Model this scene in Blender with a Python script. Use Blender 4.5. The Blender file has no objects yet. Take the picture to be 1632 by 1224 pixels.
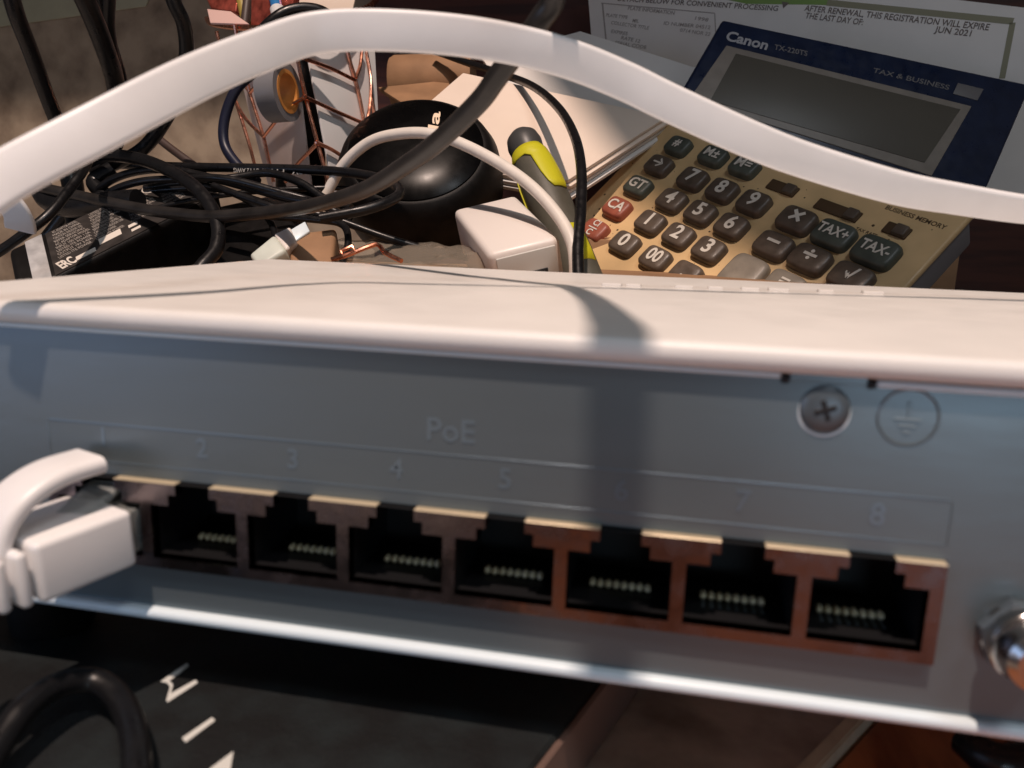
import bpy, bmesh, math, random
import numpy as np
from mathutils import Vector, Matrix
random.seed(7)
S = 0.001                      # all sizes below are millimetres
scene = bpy.context.scene
col = scene.collection

# ------------------------------------------------------------------ camera
F_PX = 1276.64                 # focal length for a picture 1632 wide
CAM = np.array([-24.173, -91.356, 47.633])
def _rot(a, b, c):
    ca, sa = math.cos(a), math.sin(a); Rz = np.array([[ca, -sa, 0], [sa, ca, 0], [0, 0, 1]])
    B = np.array([[1, 0, 0], [0, 0, -1], [0, 1, 0]], float)
    cb, sb = math.cos(b), math.sin(b); Rx = np.array([[1, 0, 0], [0, cb, -sb], [0, sb, cb]])
    cc, sc = math.cos(c), math.sin(c); Rr = np.array([[cc, -sc, 0], [sc, cc, 0], [0, 0, 1]])
    return Rr @ Rx @ B @ Rz
RC = _rot(-0.192, 0.202, 0.033)      # world -> camera (x right, y down, z forward)
cam_d = bpy.data.cameras.new('camera'); cam = bpy.data.objects.new('camera', cam_d); col.objects.link(cam)
m = Matrix([list(RC[0]), list(-RC[1]), list(-RC[2])]).transposed().to_4x4()
m.translation = Vector(CAM * S); cam.matrix_world = m
cam_d.sensor_width = 36.0; cam_d.lens = F_PX * 36.0 / 1632
cam_d.clip_start = 0.005; cam_d.clip_end = 20
cam_d.dof.use_dof = True; cam_d.dof.focus_distance = 0.29
cam_d.dof.aperture_fstop = cam_d.lens / 0.9
scene.camera = cam

# ------------------------------------------------------------------ light and exposure
world = bpy.data.worlds.new('World'); scene.world = world; world.use_nodes = True
bg = world.node_tree.nodes['Background']; bg.inputs['Color'].default_value = (0.62, 0.55, 0.52, 1); bg.inputs['Strength'].default_value = 0.105
scene.view_settings.view_transform = 'Standard'; scene.view_settings.look = 'None'
scene.view_settings.exposure = 0.0; scene.view_settings.gamma = 1.0
LIGHT = np.array([-60.0, -560.0, 1560.0])
def lamp(name, kind, loc, target, power, color, size):
    l = bpy.data.lights.new(name, kind); l.energy = power; l.color = color
    if kind == 'AREA': l.shape = 'RECTANGLE'; l.size = size[0] * S; l.size_y = size[1] * S
    else: l.shadow_soft_size = size * S
    o = bpy.data.objects.new(name, l); col.objects.link(o)
    o.location = Vector(loc) * S
    d = Vector(target) - Vector(loc); o.rotation_euler = d.to_track_quat('-Z', 'Y').to_euler()
    return o
lamp('ceiling_bulb', 'POINT', LIGHT, (0, 0, 0), 120, (1.0, 0.78, 0.66), 18)
lamp('cool_glow_left', 'AREA', (-420, -300, 40), (-100, 0, 10), 0.35, (0.42, 0.62, 1.0), (300, 200))  # cool area lamp added off to the left, tints the panel blue
lamp('cool_fill_low', 'AREA', (115, -330, -8), (10, 0, 14), 0.12, (0.62, 0.82, 1.0), (110, 60))  # added low fill: blue glow on the panel, light for the contacts
lamp('cool_fill_high', 'AREA', (330, -480, 900), (0, 0, 20), 2.0, (0.88, 0.94, 1.0), (220, 160))  # cool fill added high at front right for rim and white cable

# ------------------------------------------------------------------ helpers
def ray(px, py):
    d = RC.T @ np.array([(px - 816) / F_PX, (py - 612) / F_PX, 1.0]); return d
def P(px, py, Y):                    # point seen at px,py on the upright plane y = Y
    d = ray(px, py); t = (Y - CAM[1]) / d[1]; return CAM + d * t
def Z(px, py, z):                    # point seen at px,py on the level plane z
    d = ray(px, py); t = (z - CAM[2]) / d[2]; return CAM + d * t
def DD(px, py, dist):
    return CAM + ray(px, py) * dist
def onp(px, py, o, n):
    d = ray(px, py); t = ((o - CAM) @ n) / (d @ n); return CAM + d * t
def unit(v):
    v = np.asarray(v, float); return v / (np.linalg.norm(v) + 1e-12)
def para(c, w):                      # a rectangle in space whose four corners are seen at c (in order); w = length of its first edge
    d = [ray(*p) for p in c]
    A = np.array([-d[0], d[1], -d[2], d[3]]).T      # X1-X0 = X2-X3
    A = np.array([d[1], -d[2], d[3]]).T
    t = np.linalg.solve(A, d[0]); t = np.array([1, t[0], t[1], t[2]])
    X = [d[i] * t[i] for i in range(4)]
    k = w / np.linalg.norm(X[1] - X[0])
    return [CAM + x * k for x in X]

org = {}
def thing(name, label, cat, loc, group=None, kind=None):
    o = bpy.data.objects.new(name, None); o.empty_display_size = 0.01
    col.objects.link(o); o.location = Vector(loc) * S; org[o.name] = np.array(loc, float)
    o['label'] = label; o['category'] = cat
    if group: o['group'] = group
    return o
def link(name, me, mat, parent=None, label=None, cat=None, group=None, kind=None, base=None, smooth=35):
    if mat is not None and not me.materials: me.materials.append(mat)
    off = org[parent.name] if parent is not None else (np.array(base, float) if base is not None else np.zeros(3))
    if np.any(off): me.transform(Matrix.Translation(Vector(-off) * S))
    if smooth:
        for p in me.polygons: p.use_smooth = True
        me.set_sharp_from_angle(angle=math.radians(smooth))
    o = bpy.data.objects.new(name, me); col.objects.link(o)
    if parent is not None: o.parent = parent
    elif base is not None: o.location = Vector(base) * S
    org[o.name] = off
    if label: o['label'] = label
    if cat: o['category'] = cat
    if group: o['group'] = group
    if kind: o['kind'] = kind
    return o
def mesh(name, verts, faces):
    me = bpy.data.meshes.new(name)
    me.from_pydata([tuple(float(c) * S for c in v) for v in verts], [], [tuple(f) for f in faces]); me.update()
    bm = bmesh.new(); bm.from_mesh(me); bmesh.ops.recalc_face_normals(bm, faces=bm.faces); bm.to_mesh(me); bm.free()
    return me
def bm_mesh(bm, name):
    bmesh.ops.recalc_face_normals(bm, faces=bm.faces)
    me = bpy.data.meshes.new(name); bm.to_mesh(me); bm.free(); return me
def frame(o, u, v, n):               # 4x4 from mm origin and three axes
    M = Matrix([[u[0], v[0], n[0], o[0] * S], [u[1], v[1], n[1], o[1] * S], [u[2], v[2], n[2], o[2] * S], [0, 0, 0, 1]])
    return M
def rbox(size, r=0.5, seg=2, M=None, c=(0, 0, 0), name='box'):
    bm = bmesh.new(); bmesh.ops.create_cube(bm, size=1)
    for v in bm.verts:
        v.co = Vector(((v.co.x * size[0] + c[0]) * S, (v.co.y * size[1] + c[1]) * S, (v.co.z * size[2] + c[2]) * S))
    if r > 0: bmesh.ops.bevel(bm, geom=list(bm.edges), offset=r * S, segments=seg, profile=0.5, affect='EDGES', clamp_overlap=True)
    if M is not None: bm.transform(M)
    return bm_mesh(bm, name)
def join(meshes, name):
    bm = bmesh.new()
    for m_ in meshes: bm.from_mesh(m_); bpy.data.meshes.remove(m_)
    me = bpy.data.meshes.new(name); bm.to_mesh(me); bm.free(); return me
def slab(q, th, r=0.3, name='slab', away=True):   # box with face q (4 points) and thickness th behind it
    q = [np.array(p) for p in q]; n = unit(np.cross(q[1] - q[0], q[3] - q[0]))
    if (n @ (q[0] - CAM)) < 0: n = -n
    v = q + [p + n * th for p in q]
    bm = bmesh.new(); vs = [bm.verts.new(Vector(p) * S) for p in v]
    for f in ((0, 1, 2, 3), (4, 5, 6, 7), (0, 1, 5, 4), (1, 2, 6, 5), (2, 3, 7, 6), (3, 0, 4, 7)): bm.faces.new([vs[i] for i in f])
    if r > 0: bmesh.ops.bevel(bm, geom=list(bm.edges), offset=r * S, segments=3, profile=0.5, affect='EDGES', clamp_overlap=True)
    return bm_mesh(bm, name)
def spline(pts, n):
    p = [np.array(a, float) for a in pts]; p = [2 * p[0] - p[1]] + p + [2 * p[-1] - p[-2]]; out = []
    for i in range(1, len(p) - 2):
        for k in range(n):
            t = k / n; a, b, c, d = p[i - 1], p[i], p[i + 1], p[i + 2]
            out.append(0.5 * ((2 * b) + (c - a) * t + (2 * a - 5 * b + 4 * c - d) * t * t + (3 * b - a - 3 * c + d) * t ** 3))
    out.append(p[-2]); return out
def tube(pts, r, n=8, seg=12, name='tube', closed=False):
    c = spline(pts, n) if n > 1 else [np.array(a, float) for a in pts]
    rr = r if hasattr(r, '__len__') else None
    V, Fc = [], []; N = None
    for i, p in enumerate(c):
        t = unit(c[min(i + 1, len(c) - 1)] - c[max(i - 1, 0)])
        if N is None: N = unit(np.cross(t, [0.3, 0.1, 1.0]))
        N = unit(N - t * (N @ t)); Bv = np.cross(t, N)
        ra = r if rr is None else np.interp(i / (len(c) - 1), np.linspace(0, 1, len(rr)), rr)
        for k in range(seg):
            a = 2 * math.pi * k / seg; V.append(p + ra * (N * math.cos(a) + Bv * math.sin(a)))
    for i in range(len(c) - 1):
        for k in range(seg):
            a, b = i * seg + k, i * seg + (k + 1) % seg; Fc.append((a, b, b + seg, a + seg))
    Fc.append(tuple(range(seg))[::-1]); Fc.append(tuple((len(c) - 1) * seg + k for k in range(seg)))
    return mesh(name, V, Fc)
def lathe(prof, o, axis, seg=40, name='lathe', cap=True, squash=None):   # prof = [(radius, along)]
    axis = unit(axis); u = unit(np.cross(axis, [0.2, 0.1, 1])) if abs(axis[2]) < .95 else unit(np.cross(axis, [1, 0, 0])); v = np.cross(axis, u)
    if squash: pass
    V, Fc = [], []
    for r, h in prof:
        for k in range(seg):
            a = 2 * math.pi * k / seg; V.append(np.array(o) + axis * h + r * (u * math.cos(a) + v * math.sin(a)))
    for i in range(len(prof) - 1):
        for k in range(seg):
            a, b = i * seg + k, i * seg + (k + 1) % seg; Fc.append((a, b, b + seg, a + seg))
    if cap: Fc.append(tuple(range(seg))); Fc.append(tuple((len(prof) - 1) * seg + k for k in range(seg)))
    return mesh(name, V, Fc)
def ribbon(st, w, t, name='ribbon', seg=6):    # st = [(centre, widthdir)], rounded flat section
    C = spline([a for a, _ in st], seg); W = spline([b for _, b in st], seg)
    sec = []
    for sx in (1, -1):
        for k in range(7):
            a = math.pi / 2 * sx - math.pi * k / 6 * 1
            sec.append((sx * (w / 2 - t / 2) + t / 2 * math.cos(a) * 1, t / 2 * math.sin(a)))
    sec = [( (w / 2 - t / 2) + t / 2 * math.cos(a), t / 2 * math.sin(a)) for a in np.linspace(-math.pi / 2, math.pi / 2, 7)] + \
          [(-(w / 2 - t / 2) + t / 2 * math.cos(a), t / 2 * math.sin(a)) for a in np.linspace(math.pi / 2, 3 * math.pi / 2, 7)]
    V, Fc = [], []; K = len(sec)
    for i, p in enumerate(C):
        tg = unit(C[min(i + 1, len(C) - 1)] - C[max(i - 1, 0)]); wd = unit(W[i] - tg * (W[i] @ tg)); n = np.cross(tg, wd)
        for a, b in sec: V.append(p + wd * a + n * b)
    for i in range(len(C) - 1):
        for k in range(K):
            a, b = i * K + k, i * K + (k + 1) % K; Fc.append((a, b, b + K, a + K))
    Fc.append(tuple(range(K))); Fc.append(tuple((len(C) - 1) * K + k for k in range(K)))
    return mesh(name, V, Fc)
def text_mesh(s, size, M, ext=0.04, bold=0.0, shear=0.0, align='CENTER', xs=1.0, space=1.0):
    cu = bpy.data.curves.new('txt', 'FONT'); cu.body = s; cu.size = size * S; cu.align_x = align; cu.align_y = 'CENTER'
    cu.extrude = ext * S; cu.offset = bold * S; cu.shear = shear; cu.space_character = space; cu.resolution_u = 3
    o = bpy.data.objects.new('txt', cu); col.objects.link(o)
    me = bpy.data.meshes.new_from_object(o); bpy.data.objects.remove(o); bpy.data.curves.remove(cu)
    me.transform(Matrix.Diagonal((xs, 1, 1, 1))); me.transform(M); return me
def text_between(s, p0, p1, h, n, ext=0.04, bold=0.0, shear=0.0):   # lettering filling p0..p1 along its baseline, n = out of the surface
    p0, p1, n = np.array(p0), np.array(p1), unit(n); u = unit(p1 - p0); v = np.cross(n, u)
    L = np.linalg.norm(p1 - p0)
    me = text_mesh(s, h * 1.35, Matrix.Identity(4), ext, bold, shear)
    xs = [a.co.x for a in me.vertices]; wdt = (max(xs) - min(xs)) / S
    me.transform(Matrix.Diagonal((L / wdt, 1, 1, 1))); me.transform(frame((p0 + p1) / 2 + n * 0.03, u, v, n)); return me

# ------------------------------------------------------------------ materials
def mat(name, color, rough=0.5, metal=0.0, var=0.0, vscale=300.0, bump=0.0, bscale=900.0, spec=0.5, color2=None, c2pos=(0.45, 0.62), coat=0.0, trans=0.0, alpha=1.0, rvar=0.0, stretch=None, ior=1.45):
    m_ = bpy.data.materials.new(name); m_.use_nodes = True; nt = m_.node_tree; b = nt.nodes['Principled BSDF']
    b.inputs['Base Color'].default_value = (*color, 1); b.inputs['Roughness'].default_value = rough; b.inputs['Metallic'].default_value = metal
    b.inputs['Specular IOR Level'].default_value = spec; b.inputs['Coat Weight'].default_value = coat; b.inputs['Transmission Weight'].default_value = trans
    b.inputs['Alpha'].default_value = alpha; b.inputs['IOR'].default_value = ior
    tc = nt.nodes.new('ShaderNodeTexCoord'); vec = tc.outputs['Object']
    if stretch:
        mp = nt.nodes.new('ShaderNodeMapping'); mp.inputs['Scale'].default_value = stretch; nt.links.new(vec, mp.inputs['Vector']); vec = mp.outputs['Vector']
    def noise(sc, det=4):
        n = nt.nodes.new('ShaderNodeTexNoise'); n.inputs['Scale'].default_value = sc; n.inputs['Detail'].default_value = det; nt.links.new(vec, n.inputs['Vector']); return n
    if var or color2:
        n = noise(vscale, 6); r = nt.nodes.new('ShaderNodeValToRGB')
        if color2: r.color_ramp.elements[0].color = (*color, 1); r.color_ramp.elements[1].color = (*color2, 1); r.color_ramp.elements[0].position, r.color_ramp.elements[1].position = c2pos
        else:
            r.color_ramp.elements[0].color = (*[c * (1 - var) for c in color], 1); r.color_ramp.elements[1].color = (*[min(1, c * (1 + var)) for c in color], 1)
            r.color_ramp.elements[0].position, r.color_ramp.elements[1].position = 0.3, 0.7
        nt.links.new(n.outputs['Fac'], r.inputs['Fac']); nt.links.new(r.outputs['Color'], b.inputs['Base Color'])
    if rvar:
        n = noise(vscale * 1.7 + 50, 5); mr = nt.nodes.new('ShaderNodeMapRange'); mr.inputs['From Min'].default_value = 0.3; mr.inputs['From Max'].default_value = 0.7
        mr.inputs['To Min'].default_value = max(0.02, rough - rvar); mr.inputs['To Max'].default_value = min(1, rough + rvar)
        nt.links.new(n.outputs['Fac'], mr.inputs['Value']); nt.links.new(mr.outputs['Result'], b.inputs['Roughness'])
    if bump:
        n = noise(bscale, 5); bp = nt.nodes.new('ShaderNodeBump'); bp.inputs['Strength'].default_value = bump; bp.inputs['Distance'].default_value = 0.0004
        nt.links.new(n.outputs['Fac'], bp.inputs['Height']); nt.links.new(bp.outputs['Normal'], b.inputs['Normal'])
    return m_
M_white = mat('white_painted_shell', (0.78, 0.76, 0.73), 0.42, var=0.03, vscale=60, bump=0.05, bscale=3000, rvar=0.06)
M_panel = mat('grey_metal_panel', (0.14, 0.172, 0.188), 0.34, 0.45, var=0.05, vscale=40, bump=0.06, bscale=500, rvar=0.05, stretch=(0.3, 1, 1))
M_panel_mark = mat('embossed_metal', (0.17, 0.225, 0.27), 0.28, 0.5)
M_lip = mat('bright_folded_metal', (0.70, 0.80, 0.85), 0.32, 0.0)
M_shield = mat('tinned_port_shield', (0.16, 0.135, 0.14), 0.24, 1.0, var=0.08, vscale=160, bump=0.1, bscale=700, rvar=0.1)
M_socket = mat('black_socket_plastic', (0.006, 0.006, 0.007), 0.5)
M_gold = mat('gold_contact', (1.0, 0.88, 0.58), 0.28, 0.1, spec=0.9)
M_chrome = mat('chrome', (0.45, 0.43, 0.42), 0.2, 1.0, rvar=0.06, vscale=300, bump=0.2, bscale=400)
M_screw = mat('screw_steel', (0.10, 0.125, 0.145), 0.34, 0.3)
M_dark = mat('dark_recess', (0.01, 0.01, 0.012), 0.6)
M_cable = mat('white_cable_jacket', (0.84, 0.83, 0.83), 0.36, var=0.03, vscale=120, bump=0.04, bscale=900)
M_clear = mat('clear_plug_plastic', (0.75, 0.78, 0.76), 0.12, trans=0.75, ior=1.45, rvar=0.05)
M_cord = mat('black_cord_rubber', (0.007, 0.007, 0.008), 0.34, bump=0.15, bscale=500, rvar=0.1, vscale=200, spec=0.45)
M_cord2 = mat('dusty_cord_rubber', (0.022, 0.020, 0.019), 0.36, var=0.5, vscale=120, bump=0.12, bscale=500)
M_cordbr = mat('brown_cord', (0.06, 0.04, 0.035), 0.5)
M_print = mat('grey_cord_print', (0.45, 0.43, 0.40), 0.7)
M_black = mat('black_glossy_plastic', (0.002, 0.002, 0.0022), 0.28, spec=0.14, bump=0.02, bscale=150, rvar=0.05, vscale=60)
M_blackm = mat('black_matte_plastic', (0.006, 0.0055, 0.0055), 0.5, spec=0.2, var=0.4, vscale=300, bump=0.2, bscale=1800)
M_label = mat('adapter_label', (0.03, 0.026, 0.024), 0.42, var=0.5, vscale=250)
M_ink = mat('pale_print', (0.40, 0.36, 0.32), 0.6)
M_inkw = mat('cream_print', (0.72, 0.66, 0.58), 0.6)
M_sticker = mat('silver_sticker', (0.5, 0.5, 0.5), 0.4, 0.2, var=0.25, vscale=200)
M_beige = mat('yellowed_calculator_plate', (0.68, 0.47, 0.24), 0.45, var=0.16, vscale=45, bump=0.12, bscale=1200, rvar=0.1)
M_speck = mat('brown_grime', (0.08, 0.045, 0.02), 0.7)
M_key = mat('dark_grey_key', (0.10, 0.076, 0.058), 0.42, var=0.25, vscale=220, bump=0.15, bscale=1200, rvar=0.1)
M_keyg = mat('green_grey_key', (0.075, 0.085, 0.07), 0.42, var=0.25, vscale=220, bump=0.15, bscale=1200)
M_keyr = mat('brick_red_key', (0.32, 0.09, 0.055), 0.42, var=0.2, vscale=220, bump=0.12, bscale=1200)
M_keyl = mat('light_grey_key', (0.24, 0.21, 0.17), 0.42, var=0.15, vscale=220, bump=0.12, bscale=1200)
M_keyt = mat('key_legend', (0.66, 0.62, 0.55), 0.55)
M_blue = mat('navy_bezel', (0.012, 0.02, 0.05), 0.35, var=0.2, vscale=100, rvar=0.1)
M_lcdframe = mat('taupe_display_frame', (0.27, 0.235, 0.20), 0.45, var=0.1, vscale=150, bump=0.05)
M_lcd = mat('blank_lcd', (0.10, 0.088, 0.07), 0.42, var=0.08, vscale=30)
M_cbody = mat('grey_calculator_body', (0.20, 0.19, 0.20), 0.5)
M_paper = mat('white_paper', (0.72, 0.69, 0.66), 0.75, var=0.04, vscale=40, bump=0.1, bscale=200)
M_paper2 = mat('cream_paper', (0.78, 0.66, 0.56), 0.75, var=0.05, vscale=30, bump=0.1, bscale=150)
M_green = mat('green_print', (0.20, 0.32, 0.09), 0.7)
M_olive = mat('olive_print', (0.26, 0.25, 0.17), 0.7)
M_docink = mat('faded_ink', (0.16, 0.13, 0.12), 0.7)
M_docink2 = mat('pale_faded_ink', (0.36, 0.32, 0.30), 0.7)
M_brown = mat('brown_cardboard', (0.30, 0.17, 0.09), 0.75, var=0.2, vscale=60, bump=0.2, bscale=600)
M_wood = mat('dark_red_wood', (0.075, 0.022, 0.014), 0.45, color2=(0.035, 0.011, 0.008), vscale=14, bump=0.1, bscale=120, stretch=(1, 1, 9))
M_orange = mat('orange_brown_wood', (0.42, 0.15, 0.06), 0.45, color2=(0.20, 0.06, 0.025), vscale=25, bump=0.1, bscale=120, stretch=(6, 1, 1))
M_tile = mat('mottled_travertine', (0.36, 0.29, 0.215), 0.6, color2=(0.15, 0.11, 0.08), vscale=38, c2pos=(0.42, 0.72), bump=0.35, bscale=180)
M_tileedge = mat('pale_tile_edge', (0.55, 0.50, 0.38), 0.6, var=0.1)
M_olivebd = mat('olive_grey_board', (0.34, 0.34, 0.25), 0.55, var=0.06, vscale=80)
M_copper = mat('copper_wire', (0.80, 0.36, 0.24), 0.24, 1.0, rvar=0.08, vscale=200)
M_card = mat('white_card', (0.62, 0.62, 0.62), 0.6, var=0.04, vscale=60)
M_tapew = mat('grey_tape', (0.20, 0.20, 0.215), 0.4)
M_tapeo = mat('orange_tape_core', (0.62, 0.26, 0.06), 0.5, var=0.15, vscale=200)
M_redglit = mat('red_copper_foil', (0.45, 0.10, 0.07), 0.3, 0.6, var=0.5, vscale=250, bump=0.8, bscale=300)
M_bluepen = mat('blue_pen', (0.03, 0.17, 0.42), 0.25)
M_pencil = mat('yellow_pencil', (0.35, 0.26, 0.06), 0.45)
M_sdg = mat('grey_rubber_grip', (0.085, 0.08, 0.062), 0.5, var=0.1, vscale=300, bump=0.1, bscale=1500)
M_sdc = mat('dark_grey_cap', (0.055, 0.055, 0.055), 0.42)
M_sdy = mat('yellow_grip', (0.55, 0.52, 0.02), 0.42)
M_charger = mat('white_charger_plastic', (0.80, 0.74, 0.69), 0.35, bump=0.03, bscale=1500)
M_usbw = mat('pale_green_white_plastic', (0.58, 0.62, 0.55), 0.45, var=0.1, vscale=150)
M_wcab = mat('white_usb_jacket', (0.74, 0.68, 0.61), 0.42, var=0.06, vscale=200)
M_bag = mat('clear_bag_film', (0.35, 0.30, 0.24), 0.14, bump=0.8, bscale=90, alpha=0.32)
M_mat = mat('black_printed_card', (0.004, 0.0045, 0.005), 0.6, color2=(0.012, 0.018, 0.020), vscale=90, c2pos=(0.42, 0.75), bump=0.3, bscale=1500)
M_cardedge = mat('brown_card_edge', (0.16, 0.10, 0.08), 0.7)
M_mark = mat('white_mark', (0.62, 0.62, 0.58), 0.6)

# ------------------------------------------------------------------ setting
DESK = -30.0
LID = -19.0
def flat(name, pts, z, th, m_, label=None, kind='structure', parent=None, r=0.0, base=None, cat=None):
    bm = bmesh.new(); t = [bm.verts.new(Vector((p[0], p[1], z)) * S) for p in pts]; b = [bm.verts.new(Vector((p[0], p[1], z - th)) * S) for p in pts]
    n = len(pts); bm.faces.new(t); bm.faces.new(b[::-1])
    for i in range(n): bm.faces.new((t[i], t[(i + 1) % n], b[(i + 1) % n], b[i]))
    if r: bmesh.ops.bevel(bm, geom=list(bm.edges), offset=r * S, segments=2, affect='EDGES', clamp_overlap=True)
    return link(name, bm_mesh(bm, name), m_, parent, label, cat, None, kind, base)
# front edge lines of the tile and wood, read off the desk level
a0, a1 = Z(1375, 1135, DESK)[:2], Z(1290, 1224, DESK)[:2]
dirv = (a1 - a0) / np.linalg.norm(a1 - a0); e0 = a0 - dirv * 260; e1 = a1 + dirv * 140
side = np.array([-dirv[1], dirv[0]]); side = side if side[0] > 0 else -side
flat('tiled_counter', [(-600, -500), (e1[0], -500), tuple(e1), tuple(a0 - dirv * 60), (a0[0] - dirv[0] * 60, 495), (-600, 495)], DESK, 20, mat('grey_mottled_stone', (0.46, 0.42, 0.38), 0.55, color2=(0.22, 0.19, 0.17), vscale=70, c2pos=(0.40, 0.68), bump=0.4, bscale=300))
edge = [tuple(e1 - side * 1.2), tuple(e1 + side * 1.2), tuple(a0 - dirv * 60 + side * 1.2), tuple(a0 - dirv * 60 - side * 1.2)]
flat('counter_edge', edge, DESK + 0.6, 6, M_tileedge, r=0.3)
for k in range(9):
    o = flat('wood_plank', [tuple(e1 + side * (1.6 + 17 * k)), tuple(e1 + side * (18.2 + 17 * k)), tuple(a0 - dirv * 60 + side * (18.2 + 17 * k)), tuple(a0 - dirv * 60 + side * (1.6 + 17 * k))], DESK - 2.0, 8, M_orange, r=0.3)
# wall behind: stone on the left, dark wood on the right
def wallbox(name, x0, x1, y, z0, z1, m_, th=20):
    return link(name, rbox((x1 - x0, th, z1 - z0), 0.6, 1, c=((x0 + x1) / 2, y + th / 2, (z0 + z1) / 2)), m_, kind='structure')
xb = P(600, 100, 470)[0]
wallbox('stone_wall', -1000, xb, 470, DESK - 20, 640, M_tile)
wallbox('wood_wall', xb + 1, 700, 462, DESK - 20, 640, M_wood)
o = link('lit_wall_board', slab([P(-80, 54, 468.5), P(232, 10, 468.5), P(300, -160, 468.5), P(-80, -160, 468.5)], 1.2, 0.3), M_olivebd, base=P(100, 60, 385), label='olive grey board standing in for a lit strip high on the stone wall behind the hanging black cords', cat='board')  # board added to show the lit strip of the wall
# unseen board added overhead, edge shaped to shade display, papers and wall
def up(p, z):
    d = LIGHT - p; return p + d * (z - p[2]) / d[2]
s0, s1 = up(np.array([-54.0, 262, 77]), 640), up(np.array([10.0, 206, 40]), 640)
w0, w1 = up(np.array([-420.0, 470, 118]), 640), up(np.array([-170.0, 470, 125]), 640)
d_ = unit(s1 - s0)
flat('shade_board', [(-900, w0[1]), tuple(w0[:2]), tuple(w1[:2]), tuple(s0[:2]), tuple((s1 + d_ * 200)[:2]), (700, 495), (-900, 495)], 658, 18, M_wood)

# ------------------------------------------------------------------ the network switch
XL, XR, YB = -133.0, 95.0, 112.0
sw = thing('network_switch', 'white topped network switch with grey metal port panel embossed PoE, filling the foreground', 'network switch', (-20, 55, -8))
link('top_cover', rbox((XR - XL, YB + 1.6, 3.0), 1.35, 5, c=((XL + XR) / 2, (YB - 1.6) / 2, 33.6)), M_white, sw)
link('body', rbox((XR - XL - 3, YB - 4, 38.4), 0.8, 2, c=((XL + XR) / 2, YB / 2 + 1.5 + 8, 12.9 - 0.1)).copy() if False else rbox((XR - XL - 3, YB - 18, 38.4), 0.8, 2, c=((XL + XR) / 2, YB / 2 + 7.5, 12.7)), M_white, sw)
link('bottom_rim', rbox((XR - XL, 12, 1.6), 0.75, 5, c=((XL + XR) / 2, 4.7, -7.25)), M_lip, sw)
# metal panel with the port cut-out and two notches
def panel():
    x0, x1, z0, z1 = XL + 1, XR - 1, -6.4, 31.5; h0, h1, hz0, hz1 = -106.2, 7.9, -0.25, 12.15
    V, Fc = [], []
    xs, zs = [x0, h0, h1, x1], [z0, hz0, hz1, z1]
    bm = bmesh.new(); g = {}
    for yi, y in enumerate((0.0, 1.0)):
        for i, x in enumerate(xs):
            for j, z in enumerate(zs): g[(i, j, yi)] = bm.verts.new(Vector((x, y, z)) * S)
    for yi in (0, 1):
        for i in range(3):
            for j in range(3):
                if (i, j) == (1, 1): continue
                bm.faces.new((g[(i, j, yi)], g[(i + 1, j, yi)], g[(i + 1, j + 1, yi)], g[(i, j + 1, yi)]))
    for (i0, j0), (i1, j1) in [((1, 1), (2, 1)), ((2, 1), (2, 2)), ((2, 2), (1, 2)), ((1, 2), (1, 1)), ((0, 0), (3, 0)), ((0, 3), (3, 3))]:
        if (i0, i1) == (0, 3):
            for i in range(3): bm.faces.new((g[(i, j0, 0)], g[(i + 1, j0, 0)], g[(i + 1, j0, 1)], g[(i, j0, 1)]))
        else: bm.faces.new((g[(i0, j0, 0)], g[(i1, j1, 0)], g[(i1, j1, 1)], g[(i0, j0, 1)]))
    return bm_mesh(bm, 'port_panel')
pan = link('port_panel', panel(), M_panel, sw)
n0, n1 = P(1252, 596, 0)[0], P(1390, 604, 0)[0]
link('panel_lip', rbox((n0 - 0.5 - (XL + 1), 1.0, 0.55), 0.22, 3, c=((n0 - 0.5 + XL + 1) / 2, -0.15, 31.78)), M_lip, sw)
link('panel_lip', rbox((XR - 1 - n1 - 0.5, 1.0, 0.75), 0.28, 3, c=((n1 + 0.5 + XR - 1) / 2, -0.15, 31.55)), M_lip, sw)
link('panel_tab', rbox((n1 - n0 - 0.9, 0.8, 1.0), 0.1, 1, c=((n0 + n1) / 2, 0.1, 31.7)), M_panel, sw)
for xx in (n0, n1): link('panel_notch', rbox((0.85, 0.5, 0.9), 0.15, 2, c=(xx, -0.12, 31.35)), M_dark, sw)
# shield with eight stepped openings
def shield():
    bm = bmesh.new(); zt, zb = 11.95, 0.0; yf, yb_ = -1.3, 0.4
    def quad(x0, x1, z0, z1): 
        # small solid bars, butted edge to edge
        v = [bm.verts.new(Vector(p) * S) for p in ((x0, yf, z0), (x1, yf, z0), (x1, yf, z1), (x0, yf, z1), (x0, yb_, z0), (x1, yb_, z0), (x1, yb_, z1), (x0, yb_, z1))]
        for f in ((0, 1, 2, 3), (0, 4, 5, 1), (1, 5, 6, 2), (2, 6, 7, 3), (3, 7, 4, 0)): bm.faces.new([v[i] for i in f])
    for k in range(8):
        cx = -14.0 * k
        for s in (-1, 1):
            lo = (lambda a, b: (cx - b, cx - a) if s < 0 else (cx + a, cx + b))
            wd = 7.7 if (k == 0 and s > 0) or (k == 7 and s < 0) else 7.0
            quad(*lo(6.2, wd), 1.4, 9.0); quad(*lo(3.55, wd), 9.0, 10.55); quad(*lo(2.45, wd), 10.55, zt); quad(*lo(0, wd), zb, 1.4)
    bmesh.ops.remove_doubles(bm, verts=bm.verts, dist=1e-6)
    me = bm_mesh(bm, 'port_shield'); return me
link('port_shield', shield(), M_shield, sw)
M_shield_lit = mat('lit_shield_top', (0.62, 0.52, 0.36), 0.35, 0.3)  # pale colour imitates light falling on top of the shield
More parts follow.
